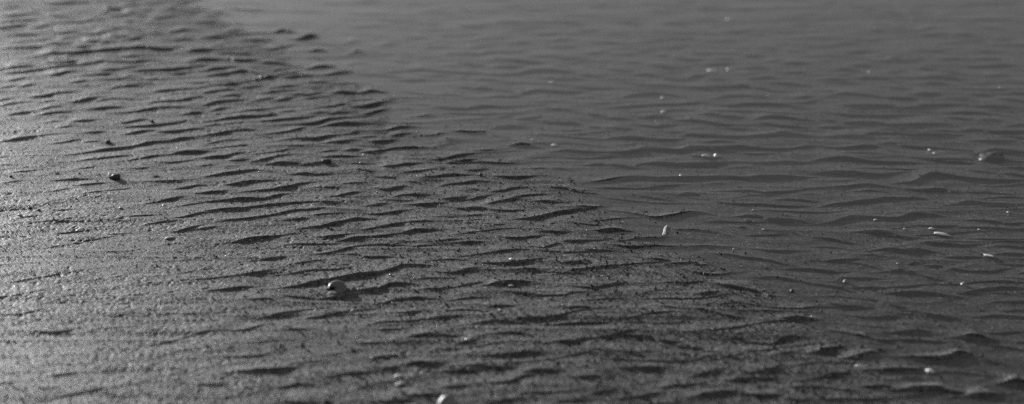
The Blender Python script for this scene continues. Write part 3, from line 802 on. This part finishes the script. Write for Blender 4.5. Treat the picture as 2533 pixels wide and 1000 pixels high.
CH = [
    # name, category, label, p0, p1, height px, kwargs
    ("shell_fragment", "shell", "largest white elongated shell fragment under the water at right", (2308, 577), (2352, 588), 12, dict(pointy=.7, arch=.10, wscale=1.1, roll=-.2, lift=.001)),
    ("shell_fragment", "shell", "narrow straight-sided white shell fragment under water, right of the largest one", (2433, 633), (2458, 637), 7, dict(square=.9, pointy=0, arch=.05, wscale=1.3, roll=-.2, lift=.001)),
    ("shell_fragment", "shell", "small pale oval shell chip just behind the largest white fragment", (2297, 566), (2312, 568), 5, dict()),
    ("shell_fragment", "shell", "bright white oval shell in the near water at lower right", (2287, 918), (2312, 922), 9, dict(arch=.22, pointy=.1)),
    ("shell_fragment", "shell", "thin white arched shell casting a dark shadow, in front of a crest at lower right", (2115, 911), (2139, 913), 5, dict(arch=.5, tilt=0, lift=.002, wscale=.7)),
    ("shell_fragment", "shell", "bright white chip alone in the smooth water beyond the middle of the bar", (1365, 359), (1379, 362), 6, dict()),
    ("shell_fragment", "shell", "left and longer of two white chips side by side between two ripples under water", (1736, 385), (1757, 388), 6, dict()),
    ("shell_fragment", "shell", "right and rounder of two white chips side by side between two ripples under water", (1765, 387), (1778, 388), 6, dict(arch=.4)),
    ("shell_fragment", "shell", "blurred white shell, left of a pair far out in the water", (1748, 175), (1775, 179), 7, dict()),
    ("shell_fragment", "shell", "blurred small round chip, right of a pair far out in the water", (1797, 173), (1809, 174), 8, dict()),
    ("shell_fragment", "shell", "blurred round pale chip nearest the top edge, far out in the water", (1796, 49), (1810, 50), 9, dict()),
    ("shell_fragment", "shell", "rear chip of a slanting pair under the water near the right edge", (2295, 372), (2306, 373), 5, dict()),
    ("shell_fragment", "shell", "front chip of a slanting pair under the water near the right edge", (2307, 380), (2317, 381), 5, dict()),
    ("shell_fragment", "shell", "pale chip touching the left side of the dark square stone", (2421, 396), (2435, 396), 6, dict()),
    ("shell_fragment", "shell", "long thin pale sliver lying on the grainy sand at left", (407, 591), (431, 587), 5, dict(square=.6, pointy=.2, wscale=.6)),
    ("shell_fragment", "shell", "short bright sliver on the grainy sand left of the ripple ends", (294, 516), (303, 514), 3, dict()),
    ("shell_fragment", "shell", "tiny bright sliver on the grainy sand where the left ripples begin", (402, 510), (409, 507), 3, dict()),
    ("shell_fragment", "shell", "pale straight sliver near the left edge on grainy sand", (44, 533), (54, 532), 3, dict()),
    ("shell_fragment", "shell", "blurred white flake, rear one of two near the bottom edge", (976, 933), (996, 931), 6, dict()),
    ("shell_fragment", "shell", "blurred white flake, front one of two near the bottom edge", (978, 955), (1000, 946), 6, dict()),
    ("shell_fragment", "shell", "small white bead of shell beside a dark hollow, above the blurred flakes", (915, 888), (925, 887), 6, dict(arch=.5)),
    ("shell_fragment", "shell", "small white chip right of the snail shell between two mid ripples", (1259, 642), (1273, 643), 4, dict()),
    ("shell_fragment", "shell", "thin white sliver in the dark trough right of the snail shell", (1257, 708), (1271, 708), 3, dict()),
    ("shell_fragment", "shell", "white crumb at the foot of the sand below the dark trough", (1233, 768), (1240, 769), 3, dict()),
    ("shell_fragment", "shell", "pale long chip on a blurred ripple crest near the bottom middle", (1150, 842), (1165, 838), 4, dict()),
    ("shell_fragment", "shell", "grey arched shell chip on the submerged sand left of the small water crest", (2085, 698), (2098, 699), 5, dict(mat=M_GREYSHELL, arch=.5)),
    ("shell_fragment", "shell", "grey half shell tipped towards the camera behind the forked ripple", (2375, 707), (2393, 711), 6, dict(mat=M_GREYSHELL, arch=.5, tilt=.2, lift=.001)),
    ("shell_fragment", "shell", "hair-thin curved white sliver at the edge of the bar", (1829, 659), (1840, 661), 2, dict(wscale=.5)),
    ("shell_fragment", "shell", "white chip under water just behind the ripple with the bright top", (2217, 653), (2224, 654), 3, dict()),
    ("shell_fragment", "shell", "round grey chip under the water behind the brightest near crest", (2318, 803), (2327, 806), 6, dict(mat=M_GREYSHELL)),
    ("shell_fragment", "shell", "tiny white chip on smooth submerged sand right of the pale straw", (1812, 617), (1818, 618), 3, dict()),
    ("shell_fragment", "shell", "bright tiny chip between the first two long ripples right of the shore", (1680, 435), (1689, 436), 3, dict()),
    ("shell_fragment", "shell", "tiny round chip behind the dark leaf", (1860, 520), (1866, 521), 5, dict()),
    ("shell_fragment", "shell", "tiny pale chip left of the largest white fragment", (2234, 567), (2242, 568), 3, dict()),
    ("shell_fragment", "shell", "tiny pale chip right of the largest white fragment", (2418, 569), (2426, 570), 3, dict()),
    ("shell_fragment", "shell", "pale chip lying against a long submerged ripple left of the largest fragment", (2161, 546), (2170, 544), 3, dict()),
    ("shell_fragment", "shell", "small pale chip near the right edge between two long ripples", (2490, 526), (2498, 527), 4, dict()),
    ("shell_fragment", "shell", "small pale chip right of the dark leaf", (1884, 569), (1893, 569), 3, dict()),
    ("shell_fragment", "shell", "pale blurred chip under water nearer the middle, straight beyond the ripple fork", (1634, 243), (1645, 244), 6, dict()),
    ("shell_fragment", "shell", "pale blurred chip a ripple nearer than its twin, beyond the left pair of chips", (1635, 277), (1648, 277), 6, dict()),
    ("shell_fragment", "shell", "faint blurred round chip beyond the lone bright chip", (1361, 204), (1372, 205), 6, dict()),
    ("shell_fragment", "shell", "small chip just up-water of the lone bright chip", (1313, 347), (1321, 347), 4, dict()),
    ("shell_fragment", "shell", "blurred pale round chip far out at the right of the water", (2146, 179), (2155, 180), 8, dict()),
    ("shell_fragment", "shell", "faint blurred pale chip close to the right edge far out", (2468, 218), (2478, 219), 7, dict()),
    ("shell_fragment", "shell", "slim pale sliver on drained grainy sand behind the first left ripples", (377, 437), (393, 435), 3, dict(mat=M_GREYSHELL, wscale=.6)),
    ("shell_fragment", "shell", "slim pale sliver in the far left sand near the dark pebbles", (135, 430), (147, 429), 3, dict(mat=M_GREYSHELL, wscale=.6)),
]
for nm, cat, lab, p0, p1, h, kw in CH:
    place_chip(nm, cat, lab, p0, p1, h, group="shell fragments scattered over the sand", **kw)

place_chip("shell_fragment", "shell", "large blurred pale shell at the very bottom edge, domed and half buried", (1080, 1000), (1132, 1003), 18, M_GREYSHELL, arch=.42, pointy=.3, lift=.001, thick=.0015)
place_chip("straw", "straw", "pale segmented scrap of straw pointing at the camera in the water's edge", (1642, 583), (1648, 560), 22, M_STICK, arch=.1, square=.5, pointy=.35, wscale=.18)
place_chip("leaf", "leaf", "dark oval leaf scrap on the submerged sand right of the straw", (1841, 544), (1862, 553), 7, M_LEAF, arch=.12, pointy=.5, wscale=.7, lift=.0006)
place_chip("leaf", "leaf", "smaller dark leaf scrap just in front of the oval one", (1827, 562), (1845, 564), 4, M_LEAF, arch=.2, pointy=.4)

place_stone("pebble", "pebble", "pebble made black as on its shaded side, lit left side a white chip, alone on the dry sand at left", 285, 438, 24, 10, M_STONE, 3, .6, .9, .1)
place_chip("shell_fragment", "shell", "white chip added as the sunlit left side of the black pebble", (266, 439), (280, 436), 8, M_SHELL, arch=.4, tilt=-.35, lift=.001)  # sunlight on the pebble's left side, made as a separate white chip
place_stone("pebble", "pebble", "round black pebble behind the dark far left ripple", 377, 300, 8, 8, M_STONE, 4, .9)
place_stone("pebble", "pebble", "flat black pebble between two faint ripples at far left", 266, 351, 15, 6, M_STONE, 5, .8)
place_stone("pebble", "pebble", "tiny black pebble on the left sand near the edge of the flat", 95, 519, 8, 4, M_STONE, 6)
place_stone("pebble", "pebble", "tiny black pebble nearest the left edge", 27, 436, 8, 5, M_STONE, 7)
place_stone("pebble", "pebble", "long black pebble on the ripple above the middle of the bar", 808, 398, 24, 8, M_STONE, 8, .6)
place_stone("pebble", "pebble", "small black cone-shaped pebble near the water's edge in the middle", 1189, 432, 9, 6, M_STONE, 9)
place_stone("pebble", "pebble", "black pebble left of the seaweed-like dark scrap among the far ripples", 633, 197, 12, 6, M_STONE, 10)
place_stone("pebble", "pebble", "black pebble with a pale flake against it among the far ripples", 662, 190, 16, 7, M_STONE, 11)
place_chip("shell_fragment", "shell", "pale flake leaning between two black pebbles among the far ripples", (642, 193), (656, 186), 4, M_GREYSHELL, arch=.2, tilt=-.05, lift=.0003)
place_stone("pebble", "pebble", "dark square-edged stone lying under the water near the right edge", 2458, 388, 46, 18, M_SUNK, 12, .9, .45, .62)
place_stone("pebble", "pebble", "dark lump half cut by the bottom edge left of the domed shell", 808, 994, 14, 12, M_STONE, 13, .9)
place_stone("pebble", "pebble", "small black pebble on the rough bar among dark hollows at right", 1812, 757, 9, 6, M_STONE, 14)
place_stone("pebble", "pebble", "small black pebble behind the near crest, right part of the bar", 1959, 720, 10, 7, M_STONE, 15)
place_stone("pebble", "pebble", "upright black grain-like pebble at the lower right of the bar", 1914, 859, 8, 10, M_STONE, 16)

# ------------------------------------------------------------------ light
w = bpy.data.worlds.new("World"); scene.world = w; w.use_nodes = True
nt = w.node_tree
sky = nt.nodes.new("ShaderNodeTexSky"); sky.sky_type = 'NISHITA'; sky.sun_disc = False
sky.sun_elevation = R(SUN_EL); sky.sun_rotation = R(SUN_AZ)
bwn = nt.nodes.new("ShaderNodeRGBToBW")
nt.links.new(sky.outputs[0], bwn.inputs[0])
nt.links.new(bwn.outputs[0], nt.nodes["Background"].inputs[0])
nt.nodes["Background"].inputs[1].default_value = 0.068

sd = bpy.data.lights.new("sun", 'SUN'); sd.energy = 4.0; sd.angle = R(0.5); sd.color = (1, 1, 1)
so = bpy.data.objects.new("sun", sd); COL.objects.link(so)
from mathutils import Vector
e_, a_ = R(SUN_EL), R(SUN_AZ)
dirv = Vector((math.sin(a_) * math.cos(e_), math.cos(a_) * math.cos(e_), math.sin(e_)))
so.rotation_euler = dirv.to_track_quat('Z', 'Y').to_euler()
so.location = dirv * 20

scene.view_settings.view_transform = 'Standard'
scene.view_settings.look = 'None'
scene.view_settings.exposure = 0.72
scene.view_settings.gamma = 1.0
scene.cycles.use_denoising = False
scene.cycles.max_bounces = 6
scene.cycles.caustics_reflective = False
scene.cycles.caustics_refractive = False
scene.cycles.sample_clamp_direct = 3
